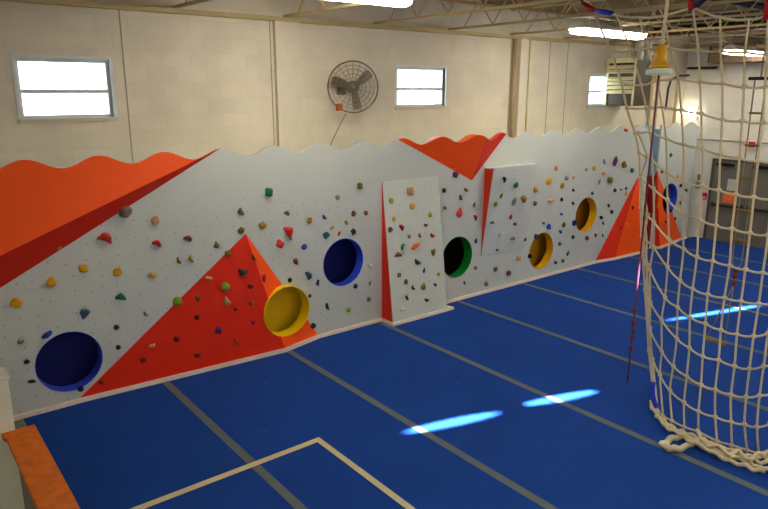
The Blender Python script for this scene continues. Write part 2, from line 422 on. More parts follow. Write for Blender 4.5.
NET = [
[(5.75,-2.907,4.707),(5.6,-3.308,4.665),(5.42,-3.728,4.597),(5.25,-4.129,4.575),(5.1,-4.525,4.601),(5.02,-4.853,4.482),(5,-5.142,4.44),(5,-5.31,4.463),(5,-5.513,4.472),(5.03,-5.7,4.458),(5.1,-5.866,4.449)],
[(5.75,-3.167,4.268),(5.6,-3.553,4.246),(5.42,-3.878,4.248),(5.25,-4.238,4.225),(5.1,-4.629,4.182),(5.02,-4.904,4.157),(5,-5.146,4.137),(5,-5.349,4.111),(5,-5.543,4.086),(5.03,-5.715,4.08),(5.1,-5.868,4.077)],
[(5.75,-3.362,3.876),(5.6,-3.728,3.837),(5.42,-4.028,3.89),(5.25,-4.373,3.896),(5.1,-4.689,3.863),(5.02,-4.954,3.845),(5,-5.177,3.811),(5,-5.372,3.808),(5,-5.549,3.799),(5.03,-5.707,3.799),(5.1,-5.846,3.799)],
[(5.75,-3.478,3.559),(5.6,-3.822,3.569),(5.42,-4.123,3.59),(5.25,-4.44,3.567),(5.1,-4.739,3.542),(5.02,-4.999,3.492),(5,-5.204,3.483),(5,-5.4,3.476),(5,-5.568,3.478),(5.03,-5.719,3.483),(5.1,-5.851,3.487)],
[(5.75,-3.62,3.257),(5.6,-3.904,3.289),(5.42,-4.211,3.238),(5.25,-4.512,3.198),(5.1,-4.793,3.18),(5.02,-5.026,3.141),(5,-5.227,3.122),(5,-5.404,3.107),(5,-5.567,3.111),(5.03,-5.711,3.121),(5.1,-5.838,3.128)],
[(5.75,-3.699,3.028),(5.6,-3.966,2.96),(5.42,-4.267,2.858),(5.25,-4.56,2.791),(5.1,-4.841,2.788),(5.02,-5.056,2.778),(5,-5.241,2.756),(5,-5.412,2.753),(5,-5.571,2.753),(5.03,-5.712,2.769),(5.1,-5.835,2.777)],
[(5.75,-3.746,2.712),(5.6,-4.021,2.621),(5.42,-4.311,2.535),(5.25,-4.583,2.455),(5.1,-4.853,2.432),(5.02,-5.075,2.407),(5,-5.247,2.405),(5,-5.425,2.39),(5,-5.593,2.399),(5.03,-5.741,2.42),(5.1,-5.871,2.434)],
[(5.75,-3.8,2.333),(5.6,-4.074,2.214),(5.42,-4.38,2.081),(5.25,-4.648,2.045),(5.1,-4.88,2.018),(5.02,-5.088,2.027),(5,-5.272,2.02),(5,-5.431,2.013),(5,-5.598,2.016),(5.03,-5.733,2.026),(5.1,-5.849,2.04)],
[(5.75,-3.852,1.979),(5.6,-4.1,1.909),(5.42,-4.401,1.747),(5.25,-4.652,1.672),(5.1,-4.877,1.655),(5.02,-5.082,1.655),(5,-5.265,1.668),(5,-5.434,1.676),(5,-5.602,1.693),(5.03,-5.739,1.718),(5.1,-5.859,1.735)],
[(5.75,-3.893,1.725),(5.6,-4.088,1.608),(5.42,-4.411,1.374),(5.25,-4.66,1.351),(5.1,-4.886,1.325),(5.02,-5.098,1.327),(5,-5.275,1.311),(5,-5.439,1.314),(5,-5.6,1.344),(5.03,-5.718,1.4),(5.1,-5.822,1.415)],
[(5.75,-3.968,1.29),(5.6,-4.139,1.203),(5.42,-4.402,1.08),(5.25,-4.694,0.975),(5.1,-4.921,0.971),(5.02,-5.114,0.955),(5,-5.293,0.975),(5,-5.46,0.964),(5,-5.607,0.987),(5.03,-5.725,1.048),(5.1,-5.845,1.092)],
[(5.75,-4.035,0.928),(5.6,-4.172,0.84),(5.42,-4.446,0.692),(5.25,-4.693,0.628),(5.1,-4.932,0.63),(5.02,-5.135,0.626),(5,-5.3,0.635),(5,-5.466,0.64),(5,-5.616,0.67),(5.03,-5.729,0.723),(5.1,-5.843,0.771)],
[(5.75,-4.108,0.51),(5.6,-4.246,0.478),(5.42,-4.459,0.38),(5.25,-4.687,0.317),(5.1,-4.938,0.309),(5.02,-5.146,0.307),(5,-5.339,0.325),(5,-5.505,0.336),(5,-5.64,0.364),(5.03,-5.751,0.373),(5.1,-5.842,0.427)],
[(5.218,-4.546,0.035),(5.151,-4.622,0.035),(5.105,-4.711,0.035),(5.074,-4.84,0.035),(5.051,-4.999,0.035),(5.068,-5.155,0.035),(5.036,-5.378,0.035),(5.076,-5.52,0.035),(5.102,-5.665,0.035),(5.144,-5.766,0.035),(5.322,-5.838,0.035)],
]
TANGLE = [
[(4.476,-5.073,0.025),(4.629,-5.035,0.025),(4.76,-5.057,0.025),(4.847,-5.126,0.025),(4.854,-5.213,0.025),(4.783,-5.315,0.025),(4.824,-5.425,0.025),(4.842,-5.565,0.025),(4.862,-5.679,0.025),(4.823,-5.815,0.025),(4.862,-5.916,0.025),(4.904,-5.994,0.025)],
[(4.456,-5.083,0.037),(4.468,-5.144,0.037),(4.553,-5.211,0.037),(4.697,-5.247,0.037),(4.818,-5.263,0.037),(4.94,-5.28,0.037),(4.905,-5.385,0.037),(4.908,-5.491,0.037),(4.904,-5.638,0.037),(4.963,-5.734,0.037),(4.942,-5.862,0.037),(5.06,-5.931,0.037)],
[(4.959,-4.691,0.049),(4.992,-4.748,0.049),(4.935,-4.853,0.049),(4.885,-4.987,0.049),(4.892,-5.077,0.049),(4.895,-5.189,0.049),(4.839,-5.306,0.049),(4.775,-5.488,0.049),(4.773,-5.634,0.049),(4.872,-5.712,0.049),(4.813,-5.856,0.049),(4.816,-5.95,0.049)],
[(5.276,-4.458,0.061),(5.117,-4.562,0.061),(5.01,-4.699,0.061),(4.877,-4.835,0.061),(4.871,-4.946,0.061),(4.807,-5.119,0.061),(4.712,-5.258,0.061),(4.862,-5.271,0.061),(4.858,-5.426,0.061),(4.895,-5.557,0.061),(4.91,-5.694,0.061),(4.965,-5.81,0.061),(5.204,-5.851,0.061)],
[(4.821,-4.876,0.073),(4.789,-4.965,0.073),(4.793,-5.08,0.073),(4.755,-5.213,0.073),(4.712,-5.387,0.073),(4.671,-5.555,0.073),(4.653,-5.685,0.073),(4.69,-5.807,0.073),(4.691,-5.922,0.073),(4.755,-5.972,0.073)],
[(4.984,-5.174,0.085),(4.836,-5.303,0.085),(4.764,-5.403,0.085),(4.845,-5.493,0.085),(4.743,-5.612,0.085),(4.902,-5.663,0.085),(4.797,-5.799,0.085),(4.99,-5.807,0.085),(5.019,-5.902,0.085)],
]
# ------------------------------------------------------------------ palette
blk = block_mat('painted_block_cream', (220, 210, 188), (214, 204, 182), 0)
blk_y = block_mat('painted_block_white', (228, 224, 212), (221, 217, 204), 1)
grey_ply = tnut_mat('grey_painted_plywood', (196, 201, 196))
grey_side = mat('grey_painted_side', (170, 180, 184), .5)
blue_pale = mat('pale_blue_paint', (150, 180, 205), .5)
orange = mat('orange_paint', (255, 84, 0), .5, spec=.3, var=.04)
redor = mat('red_orange_paint', (222, 38, 2), .5, spec=.3, var=.05)
trim_w = mat('cream_trim', (236, 220, 204), .5)
carpet = carpet_mat()
seam_m = mat('grey_seam_tape', (92, 100, 104), .8, var=.1)
cream_tape = mat('cream_tape', (206, 192, 146), .6)
conc = mat('grey_concrete', (120, 120, 116), .8, bump=.3)
deck_m = mat('tan_roof_deck', (138, 116, 74), .7, var=.3, vscale=1.5)
joist_m = mat('tan_painted_steel', (190, 168, 116), .55, var=.1)
dark_st = mat('dark_brown_steel', (58, 42, 32), .6)
rope_m = mat('cream_rope', (214, 200, 164), .85, spec=.15, bump=.6, bscale=220, var=.12, vscale=30)
white_m = mat('white_enamel', (228, 226, 214), .35)
tube_em = mat('lit_fluorescent', (255, 246, 226), emit=LAMP_STRENGTH, var=0)
frame_m = mat('window_frame_paint', (214, 216, 212), .5)
glass = glass_mat()
door_m = mat('grey_door_paint', (112, 110, 100), .5)
black_m = mat('black_rubber', (18, 18, 20), .6)

# ------------------------------------------------------------------ setting
XL, XR, YF, YB, ZC = -6.0, 15.15, -15.0, .7, 5.30
def grid_wall(mb, u0, u1, z0, z1, holes, put):
    us = sorted({u0, u1, *[h[0] for h in holes], *[h[1] for h in holes]}); zs = sorted({z0, z1, *[h[2] for h in holes], *[h[3] for h in holes]})
    for i in range(len(us)-1):
        for j in range(len(zs)-1):
            cu, cz = (us[i]+us[i+1])/2, (zs[j]+zs[j+1])/2
            if not any(h[0] < cu < h[1] and h[2] < cz < h[3] for h in holes): put(us[i], us[i+1], zs[j], zs[j+1])
WIN = [(-.31, .75, 3.43, 4.13), (5.45, 6.58, 3.49, 4.15), (10.98, 12.05, 3.44, 4.10)]
mb = MB(); grid_wall(mb, XL, XR+.25, -.2, ZC, WIN, lambda a, b, c, d: mb.box(a, b, YB, YB+.25, c, d))
wall_back = struct(mb.build('wall_back', blk))
mb = MB(); mb.box(XR, XR+.25, YF, YB, -.2, ZC); wall_right = struct(mb.build('wall_right', blk_y))
mb = MB(); mb.box(XL-.25, XL, YF, YB, -.2, ZC); struct(mb.build('wall_left', blk_y))
mb = MB(); mb.box(XL, XR, YF-.25, YF, -.2, ZC); struct(mb.build('wall_front', blk))
mb = MB(); mb.box(XL, XR, YF, YB, -.2, -.03); struct(mb.build('floor', conc))
# roof deck with three unseen slots, added and shaped to cast the sun streaks
mb = MB(); mb.box(XL-.2, XR+.2, YF-.2, YB+.25, ZC, ZC+.05); ceiling = struct(mb.build('ceiling', deck_m))
cuts = []; cuts2 = []
for (a, b, hw) in (((2.43, -3.06), (3.76, -3.44), .075), ((4.02, -3.46), (5.19, -3.83), .075), ((8.2, -2.93), (10.9, -3.74), .06)):
    k = ZC/-SUN_DIR.z; A = Vector((a[0], a[1], 0))-SUN_DIR*k; B = Vector((b[0], b[1], 0))-SUN_DIR*k
    d = (B-A); L = d.length; d.normalize(); n = Vector((-d.y, d.x, 0)); c = MB(); pts = []
    for sgn in (1, -1):
        rng = range(0, 9) if sgn == 1 else range(8, -1, -1)
        for i in rng:
            t = i/8; hh = hw*(math.sin(PI*t)**.6)+.004
            pts.append(A+d*(L*t)+n*hh*sgn)
    for q in pts: q.z = ZC-.1
    c.prism(pts, (0, 0, .3)); bmesh.ops.recalc_face_normals(c.bm, faces=c.bm.faces); cuts.append(c.bm); cuts2.append(c.bm.copy())
cut(ceiling, cuts)
# open web joists
def joist_mb(x):
    mb = MB(); y0, y1 = YF+.02, YB-.02
    mb.box(x-.028, x+.028, y0, y1, 4.80, 4.835); mb.box(x-.035, x+.035, y0, y1, 5.24, 5.275)
    y = y0+.1; k = 0; pts = []
    while y < y1-.1: pts.append((x, y, 4.83 if k % 2 == 0 else 5.25)); y += .33; k += 1
    for a, b in zip(pts[:-1], pts[1:]): mb.tube([a, b], .012, 5)
    return mb
j0 = None; x = -5.0
while x < 15:
    if j0 is None: j0 = joist_mb(0).build('joist', joist_m, ceiling); j = j0
    else: j = j0.copy(); COL.objects.link(j); j.parent = ceiling
    j.location.x = x; x += 1.66
mb = MB(); mb.box(XL, XR, .60, .70, 4.74, 4.80); mb.build('bearing_ledge', joist_m, ceiling)
mb = MB()
for yy in (-1.9, -4.6, -7.5): mb.box(XL, XR, yy-.02, yy+.02, 4.835, 4.86)
mb.build('bridging_bar', joist_m, ceiling)
mb = MB()
xx = XL
while xx < XR:
    mb.box(xx, min(xx+.075, XR), YF, YB, 5.285, 5.30); xx += .15
ribs = mb.build('deck_rib', deck_m, ceiling); cut(ribs, cuts2)
# brick face extras
def strip(x0, x1, z0, z1, d, name, m, parent=None):
    mb = MB(); mb.box(x0, x1, YB-d, YB, z0, z1); return mb.build(name, m, parent)
cream_p = mat('cream_pilaster', (218, 208, 186), .6); joint = mat('dark_joint', (160, 146, 124), .8)
struct(strip(3.10, 3.52, 0, 4.74, .07, 'trim_1', cream_p)); struct(strip(8.50, 8.72, 0, 4.74, .10, 'trim_2', cream_p))
struct(strip(13.75, 14.0, 0, 4.74, .10, 'trim_3', cream_p))
for q in (.93, 3.05, 9.52, 10.12): strip(q-.008, q+.008, 2.5, 4.74, .004, 'control_joint', joint, wall_back)
def pipe(name, label, pts, r, m, cat='pipe', n=10, group=None):
    o = MB().tube(pts, r, n).build(name, m, smooth=True); return tag(o, label, cat, group)
pm = mat('brown_painted_pipe', (176, 150, 114), .5); pc = mat('cream_painted_pipe', (216, 196, 150), .5)
pipe('vertical_pipe', 'brown painted pipe running down the block wall right of the small middle window', [(8.36, .63, 2.4), (8.36, .63, 4.73)], .035, pm)
pipe('vertical_pipe', 'slim tan pipe just right of the narrow pilaster beside the brown pipe', [(8.82, .64, 2.4), (8.82, .64, 4.73)], .02, pc)
pipe('vertical_pipe', 'cream pipe on the block wall right of the louvred heater, left of the pilaster', [(13.45, .62, 2.4), (13.45, .62, 4.6)], .05, pc)
pipe('vertical_pipe', 'cream pipe nearest the far corner of the block wall', [(14.65, .62, 2.4), (14.65, .62, 4.0)], .05, pc)
pipe('conduit', 'dark bent conduit curving down the block wall near the far corner', [(15.1, .6, 4.15), (14.6, .6, 4.13), (14.25, .6, 4.02), (14.16, .6, 3.8), (14.14, .6, 3.3)], .025, dark_st, 'conduit')
pipe('ceiling_pipe', 'black pipe running under the roof joists above the climbing net', [(2.5, -3.6, 4.98), (15.1, -3.6, 4.98)], .045, black_m)
pipe('ceiling_pipe', 'dark brown pipe across the far end wall just below the ceiling', [(15.0, .6, 4.32), (15.0, -.15, 4.32)], .03, dark_st)
pipe('conduit', 'thin grey conduit running level on the white end wall above the doors', [(15.13, .3, 2.55), (15.13, -4, 2.55)], .012, mat('grey_conduit', (150, 146, 134), .5), 'conduit')
pipe('ceiling_pipe', 'dark brown pipe among the roof joists left of the louvred heater', [(10.6, .5, 5.05), (10.6, -9, 5.05)], .06, dark_st)
pipe('ceiling_pipe', 'rust brown pipe among the roof joists above the louvred heater', [(12.3, .5, 4.98), (12.3, -9, 4.98)], .05, mat('rust_pipe', (120, 66, 36), .6))
pipe('ceiling_pipe', 'dark thick pipe among the roof joists above the farthest ceiling light', [(13.1, .5, 5.12), (13.1, -9, 5.12)], .08, dark_st)
mb = MB(); mb.box(14.2, 14.85, -9, -.3, 4.42, 4.78)
for k in range(9): mb.box(14.18, 14.87, -.35-k, -.30-k, 4.40, 4.80)
tag(mb.build('air_duct', mat('brown_duct', (104, 82, 56), .55, var=.2)), 'brown rectangular air duct under the ceiling at the far end', 'duct')

# windows
for i, (x0, x1, z0, z1) in enumerate(WIN):
    t = bpy.data.objects.new('window_%d' % (i+1), None); COL.objects.link(t); t.location = ((x0+x1)/2, YB, z0); struct(t)
    mb = MB(); y0, y1, f = YB+.04, YB+.10, .04; zm = (z0+z1)/2-.03
    mb.box(x0, x0+f, y0, y1, z0, z1); mb.box(x1-f, x1, y0, y1, z0, z1); mb.box(x0+f, x1-f, y0, y1, z0, z0+f); mb.box(x0+f, x1-f, y0, y1, z1-f, z1)
    mb.box(x0+f, x1-f, y0, y1, zm-.025, zm+.025)
    mb.build('window_frame', frame_m, t)
    for a, b in ((z0+f, zm-.025), (zm+.025, z1-f)):
        mb = MB(); mb.box(x0+f, x1-f, y0+.025, y0+.031, a, b); mb.build('pane', glass, t)
    mb = MB(); mb.box(x0-.04, x1+.04, YB-.035, YB+.04, z0-.05, z0); mb.build('window_sill', mat('sill_paint', (200, 190, 168), .5), t)
    mb = MB(); mb.box(x0-.04, x0, YB-.012, YB+.04, z0, z1+.04); mb.box(x1, x1+.04, YB-.012, YB+.04, z0, z1+.04); mb.box(x0, x1, YB-.012, YB+.04, z1, z1+.04)
    mb.build('casing', frame_m, t)

# door in the end wall (double, grey)
d1 = bpy.data.objects.new('door_1', None); COL.objects.link(d1); d1.location = (XR, -1.2, 0); struct(d1)
mb = MB(); mb.box(XR-.06, XR+.0, -.34, -.28, 0, 2.10); mb.box(XR-.06, XR, -2.16, -2.10, 0, 2.10); mb.box(XR-.06, XR, -2.10, -.34, 2.04, 2.10)
mb.build('door_frame', mat('dark_door_frame', (84, 80, 70), .5), d1)
for (a, b) in ((-1.215, -.345), (-2.095, -1.225)):
    mb = MB(); mb.box(XR-.045, XR-.002, a, b, .01, 2.035); lf = mb.build('door_leaf', door_m, d1, bevel=.004)
    mb = MB(); mb.box(XR-.10, XR-.045, a+.04, b-.04, .90, .97); mb.box(XR-.07, XR-.045, a+.04, a+.10, .87, 1.0); mb.box(XR-.07, XR-.045, b-.10, b-.04, .87, 1.0); mb.build('push_bar', dark_st, lf)
    mb = MB(); mb.box(XR-.11, XR-.05, b-.50, b-.06, 1.93, 2.0); mb.tube([(XR-.08, b-.4, 2.0), (XR-.18, b-.25, 2.01), (XR-.06, b-.08, 2.05)], .012, 6); mb.build('door_closer', black_m, lf)
mb = MB(); mb.box(XR-.050, XR-.046, -.94, -.64, 1.02, 1.30); s1 = mb.build('notice_sheet', mat('orange_paper', (250, 120, 60), .6, var=.02))
tag(s1, 'orange square notice taped to the grey double doors', 'notice')
MB().tube([(XR-.051, -.79+.07*math.cos(a*PI/12), 1.17+.07*math.sin(a*PI/12)) for a in range(24)], .004, 5, closed=True).build('printed_ring', mat('yellow_print', (250, 190, 90), .6), s1)
mb = MB(); mb.box(XR-.050, XR-.046, -.93, -.72, 1.33, 1.62); tag(mb.build('notice_sheet', mat('pale_paper', (196, 196, 180), .6)), 'pale paper notice above the orange one on the grey door', 'notice')
# wall devices on the end wall
al = thing('fire_alarm_strobe', 'white fire alarm box with red centre high on the end wall', 'fire alarm', (XR, -1.18, 2.49))
mb = MB(); mb.box(XR-.06, XR, -1.30, -1.06, 2.40, 2.60); mb.build('back_box', white_m, al, bevel=.006)
mb = MB(); mb.box(XR-.10, XR-.06, -1.25, -1.11, 2.43, 2.57); mb.build('strobe', mat('alarm_red', (230, 50, 24), .4), al, bevel=.008)
ps = thing('fire_pull_station', 'small red fire pull station beside the door frame', 'fire alarm', (XR, -.17, 1.11))
mb = MB(); mb.box(XR-.05, XR, -.23, -.11, 1.02, 1.20); mb.build('body', mat('pull_red', (200, 24, 18), .4), ps, bevel=.006)
mb = MB(); mb.box(XR-.065, XR-.05, -.21, -.13, 1.06, 1.09); mb.build('handle', white_m, ps)
sw = thing('switch_box', 'grey switch box on the end wall left of the red pull station', 'switch', (XR, .03, 1.4))
mb = MB(); mb.box(XR-.05, XR, -.03, .09, 1.28, 1.46); mb.build('box', mat('grey_switch', (150, 146, 130), .5), sw, bevel=.005)
mb = MB(); mb.box(XR-.04, XR, 0, .06, 1.5, 1.66); mb.build('cover', mat('grey_switch2', (130, 124, 106), .5), sw, bevel=.005)
wl = thing('corner_glow_box', 'glowing white box added for a bright patch in the far corner behind the wavy wall top', 'glow patch', (XR, .42, 3.2))  # glowing box added to make the bright corner patch, no known fixture
mb = MB(); mb.box(XR-.05, XR, .28, .52, 3.05, 3.38); mb.build('glow_box_back', white_m, wl)
mb = MB(); mb.box(XR-.12, XR-.05, .30, .50, 3.07, 3.36); mb.build('lens', mat('corner_glow', (255, 246, 226), emit=5, var=0), wl, bevel=.01)  # glowing front of the added box, not a lamp lens

# floor covering
mb = MB(); mb.box(-.84, XR, YF+.01, 0, -.03, 0); cp = tag(mb.build('carpet', carpet), 'blue carpeted spring floor covering the whole gym', 'carpet')
for k in range(-1, 9):
    x = .844+1.83*k
    if x < -.8 or x > XR-.1: continue
    mb = MB(); mb.box(x-.048, x+.048, YF+.02, -.03, .0002, .002); mb.build('seam_tape', seam_m, cp)
mb = MB(); mb.prism([(-.80, -2.63, .003), (-.80, -2.55, .003), (1.67, -2.55, .003), (1.71, -14.0, .003), (1.63, -14.0, .003), (1.60, -2.63, .003)], (0, 0, .002))
tag(mb.build('boundary_tape', cream_tape), 'cream tape line with a right angle corner on the blue carpet', 'tape line')
mb = MB(); mb.box(XL, -.84, YF, .02, -.03, .0); struct(mb.build('trim_4', conc))
# ------------------------------------------------------------------ climbing wall
def waveZ(x): return 2.96+.06*math.cos(2*PI*(x+.47)/.781)
HOLES = [('b', -.26, .56), ('y', 2.705, .60), ('b', 3.81, 1.145), ('g', 6.32, .83), ('m', 8.74, .58), ('m', 10.20, 1.16), ('b', 13.66, 1.165)]
HR = .382
cw = thing('climbing_wall', 'long grey traverse climbing wall with scalloped top and round crawl holes', 'climbing wall', (5, 0, 0))
def wall_panel(x0, x1):
    n = int((x1-x0)/.05); pts = [(x0, 0, 0), (x1, 0, 0)]+[(x1-(x1-x0)*i/n, 0, waveZ(x1-(x1-x0)*i/n)) for i in range(n+1)]
    mb = MB(); mb.prism(pts, (0, .035, 0)); o = mb.build('wall_panel', grey_ply)
    cut(o, [cyl_cutter(x, z, HR, -.3, .3) for _, x, z in HOLES if x0 < x < x1])
    o.parent = cw; o.data.transform(cw.matrix_basis.inverted()); return o
wall_panel(-1.3, 12.52); wall_panel(12.95, 14.72)
mb = MB(); mb.box(-1.3, -1.26, .036, .69, 0, 2.9); mb.box(12.95, 12.98, .036, .66, 0, 2.88); mb.box(14.69, 14.72, .036, .66, 0, 2.88)
mb.build('end_panel', blue_pale, cw)
mb = MB(); mb.box(12.938, 12.948, .0, .66, 0, 1.78); mb.build('end_panel', mat('deep_red_paint', (170, 24, 8), .5), cw)
mb = MB(); mb.prism([(12.50, .22, 1.95), (12.96, .22, 1.95), (12.96, .22, 2.97), (12.73, .22, 3.0), (12.5, .22, 2.96)], (0, .03, 0)); mb.build('header_panel', blue_pale, cw)
mb = MB(); mb.box(-1.26, 12.5, .036, .69, 2.70, 2.74); mb.box(12.98, 14.69, .036, .66, 2.70, 2.74); mb.build('tunnel_roof', grey_side, cw)
mb = MB()
for a, b in ((-1.3, 4.555), (5.83, 12.55), (12.95, 14.75)): mb.box(a, b, -.028, 0, 0, .055)
for P_ in ([(-.25, -.02), (2.62, -.19), (3.36, -.02)], [(10.62, -.02), (11.32, -.125), (12.44, -.17), (12.47, -.02)], [(12.96, -.02), (13.12, -.21), (14.58, -.02)]):
    mb.prism([(a, b, 0) for a, b in P_], (0, 0, .056))
mb.build('base_trim', trim_w, cw)
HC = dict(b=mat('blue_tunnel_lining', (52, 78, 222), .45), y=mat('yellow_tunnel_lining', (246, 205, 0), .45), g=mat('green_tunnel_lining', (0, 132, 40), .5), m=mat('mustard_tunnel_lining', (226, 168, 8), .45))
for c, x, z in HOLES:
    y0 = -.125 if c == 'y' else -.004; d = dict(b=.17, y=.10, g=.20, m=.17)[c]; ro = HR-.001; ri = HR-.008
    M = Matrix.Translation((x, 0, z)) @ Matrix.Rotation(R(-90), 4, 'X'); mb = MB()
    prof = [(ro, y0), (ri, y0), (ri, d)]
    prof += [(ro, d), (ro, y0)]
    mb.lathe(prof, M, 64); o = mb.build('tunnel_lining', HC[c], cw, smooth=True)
    o.data.set_sharp_from_angle(angle=R(30)); yb_ = dict(b=.56, y=.30, g=.68, m=.36)[c]; mb = MB(); mb.box(x-.15 if x > 5 else x-.45, x+1.2 if c != 'y' else x+.55, yb_, yb_+.01, .02, z+.8); mb.build('tunnel_backing', dict(b=mat('navy_shaded_backing', (26, 36, 120), .6), y=mat('yellow_backing', (240, 196, 0), .5), g=black_m, m=mat('mustard_shaded_backing', (206, 150, 12), .5) if x < 9 else mat('brown_shaded_backing', (170, 112, 16), .5))[c], cw)  # navy, mustard and black backings: tunnel shade put into their colour
    o['label'] = dict(b='blue', y='yellow', g='green', m='mustard yellow')[c]+' lining of a round hole'

def face_obj(faces, mats, name, label, cut_holes=()):
    mb = MB(); 
    for pts, mi in faces:
        f = mb.poly(pts)
        if f: f.material_index = mi
    bmesh.ops.remove_doubles(mb.bm, verts=mb.bm.verts, dist=1e-4)
    o = mb.build(name, mats)
    if cut_holes: cut(o, [cyl_cutter(x, z, HR, -.5, .02) for x, z in cut_holes])
    return tag(o, label, 'climbing wedge')
two = [orange, redor]
def V(*a): return Vector(a)
# big overhanging wedge top left
T = V(1.85, -.004, 3.018)
def ridge(x): t = (1.85-x)/2.71; return V(x, -.004-.3*t, 3.018-.97*t)
def wline(x): return V(x, 0, 3.018-.516*(1.85-x))
def ctop(x):
    r_ = ridge(x); z = max(waveZ(x), r_.z+.001); k = (3.06-z)/max(3.06-r_.z, .002); return V(x, r_.y*min(k, 1)-.004, z)
fs = []; xs = [-1.3+3.13*i/60 for i in range(61)]
for a, b in zip(xs[:-1], xs[1:]):
    fs.append(([ctop(a), ctop(b), ridge(b), ridge(a)], 0)); fs.append(([ctop(a), V(a, .0, ctop(a).z), V(b, .0, ctop(b).z), ctop(b)], 0))
    fs.append(([ridge(a), ridge(b), wline(b), wline(a)], 1))
fs.append(([wline(-1.3), ridge(-1.3), ctop(-1.3), V(-1.3, 0, waveZ(-1.3))], 0))
face_obj(fs, two, 'corner_wedge', 'huge orange overhanging wedge filling the top left of the wall')
# lower red triangle with the yellow hole
L_, A_, Q_, R_ = V(-.2, 0, .058), V(2.16, 0, 1.83), V(2.62, -.16, .058), V(3.30, 0, .058); Qb = V(2.62, 0, .058)
face_obj([([L_, Q_, A_], 1), ([Q_, R_, A_], 0), ([L_, Qb, Q_], 1), ([Qb, R_, Q_], 1), ([L_, A_, Qb], 1), ([Qb, A_, R_], 1)], two, 'floor_wedge',
         'wide red and orange triangular wedge on the floor with the bright yellow hole', [(2.705, .60)])
# small wedge hanging from the scalloped top
A_, L_, R_ = V(6.63, 0, 2.20), 4.90, 7.49; qx = 6.74; q = 0; fs = []
LL, RR, QQ = V(L_, 0, 2.99), V(R_, 0, 2.99), V(qx, -.22, 2.96)
NL, NRr = (QQ-LL).cross(A_-LL), (QQ-RR).cross(A_-RR)
def ledge(x):
    n_, o_ = (NL, LL) if x < qx else (NRr, RR); z = waveZ(x); return V(x, min(0, (n_.dot(o_)-n_.x*x-n_.z*z)/n_.y), z)
xs = [L_+(qx-L_)*i/34 for i in range(35)]; xr = [qx+(R_-qx)*i/14 for i in range(15)]
for S_, mi in ((xs, 0), (xr, 1)):
    for a, b in zip(S_[:-1], S_[1:]):
        fs.append(([ledge(a), ledge(b), A_], mi)); fs.append(([ledge(a), V(a, 0, waveZ(a)), V(b, 0, waveZ(b)), ledge(b)], mi))
face_obj(fs, two, 'top_wedge', 'small orange wedge hanging point down from the scalloped wall top')
# far wedges
L_, A_, Q_, R_ = V(10.70, 0, .058), V(12.15, -.005, 1.87), V(11.32, -.10, .058), V(12.40, -.14, .058)
face_obj([([L_, Q_, A_], 1), ([Q_, R_, A_], 0), ([R_, V(12.42, 0, .058), V(12.18, 0, 1.87), A_], 1), ([L_, Q_, R_, V(12.42, 0, .058)], 1)], two, 'floor_wedge',
         'orange triangular wedge on the floor at the left of the far wall gap')
L_, A_, Q_, R_ = V(12.93, .62, .058), V(12.935, -.005, 1.93), V(13.12, -.18, .058), V(14.50, 0, .058)
face_obj([([L_, Q_, A_], 1), ([Q_, R_, A_], 0), ([L_, V(12.97, 0, .058), R_, Q_], 1)], two, 'floor_wedge',
         'farthest red and orange wedge on the floor, beside the farthest blue hole', [(13.66, 1.165)])
# leaning board with red gusset
bd = thing('leaning_panel', 'tall narrow grey board leaning out at the floor with a red side', 'climbing panel', (5.19, -.1, 0))
mb = MB(); mb.prism([(4.58, -.30, .055), (5.80, -.30, .055), (5.80, -.012, 2.345), (4.58, -.012, 2.345)], (0, .022, 0)); mb.build('board', tnut_mat('board_grey', (200, 206, 198)), bd)
for x in (4.575, 5.785):
    mb = MB(); mb.prism([(x, -.285, .055), (x, -.002, .055), (x, -.002, 2.32)], (.02, 0, 0)); mb.build('gusset', redor, bd)
mb = MB(); mb.prism([(4.55, -.002, 0), (4.55, -.335, 0), (5.94, -.335, 0), (5.83, -.002, 0)], (0, 0, .05)); mb.build('base_trim', trim_w, bd)
# overhanging board
bd = thing('overhanging_panel', 'grey board tilted out at its top with an orange left side', 'climbing panel', (7.5, -.1, .76))
mb = MB(); mb.prism([(6.95, -.23, 2.41), (8.15, -.23, 2.41), (8.15, -.012, .70), (6.95, -.012, .76)], (0, .02, .0)); mb.build('board', tnut_mat('overhang_board_grey', (206, 211, 206)), bd)
for x in (6.95, 8.13):
    mb = MB(); mb.prism([(x, -.212, 2.40), (x, -.001, 2.39), (x, -.001, .79)], (.02, 0, 0)); mb.build('gusset', mat('orange_side', (228, 58, 4), .5), bd)
mb = MB(); mb.prism([(6.95, -.23, 2.412), (6.95, -.001, 2.395), (8.15, -.001, 2.395), (8.15, -.23, 2.412)], (0, 0, .012)); mb.build('top_board', mat('board_top', (214, 220, 214), .3), bd)

# ------------------------------------------------------------------ holds
HCOL = dict(tan=((196, 150, 104), 'tan'), redorange=((196, 60, 40), 'red-orange'), yellow=((214, 160, 24), 'yellow'), slate=((54, 86, 116), 'slate blue'), blue=((28, 74, 160), 'blue'),
            black=((22, 26, 24), 'black'), grey=((134, 138, 134), 'grey'), maroon=((110, 24, 14), 'maroon'), greybrown=((112, 96, 82), 'grey-brown'), red=((176, 24, 36), 'crimson'),
            brown=((112, 64, 30), 'brown'), olive=((110, 98, 36), 'olive'), mustard=((168, 130, 24), 'mustard'), green=((20, 112, 62), 'green'), lime=((120, 158, 40), 'lime green'),
            purple=((92, 46, 92), 'purple'), charcoal=((38, 48, 52), 'charcoal'), pinkred=((220, 56, 52), 'bright red'), navy=((28, 40, 100), 'navy blue'), teal=((30, 96, 108), 'teal'),
            cream=((216, 206, 178), 'cream'), orange=((224, 104, 50), 'orange'))
SHAPE = dict(knob='rounded', block='chunky', kidney='bean-shaped', slab='wide', slabv='tall', wedge='wedge-shaped', horn='narrow')
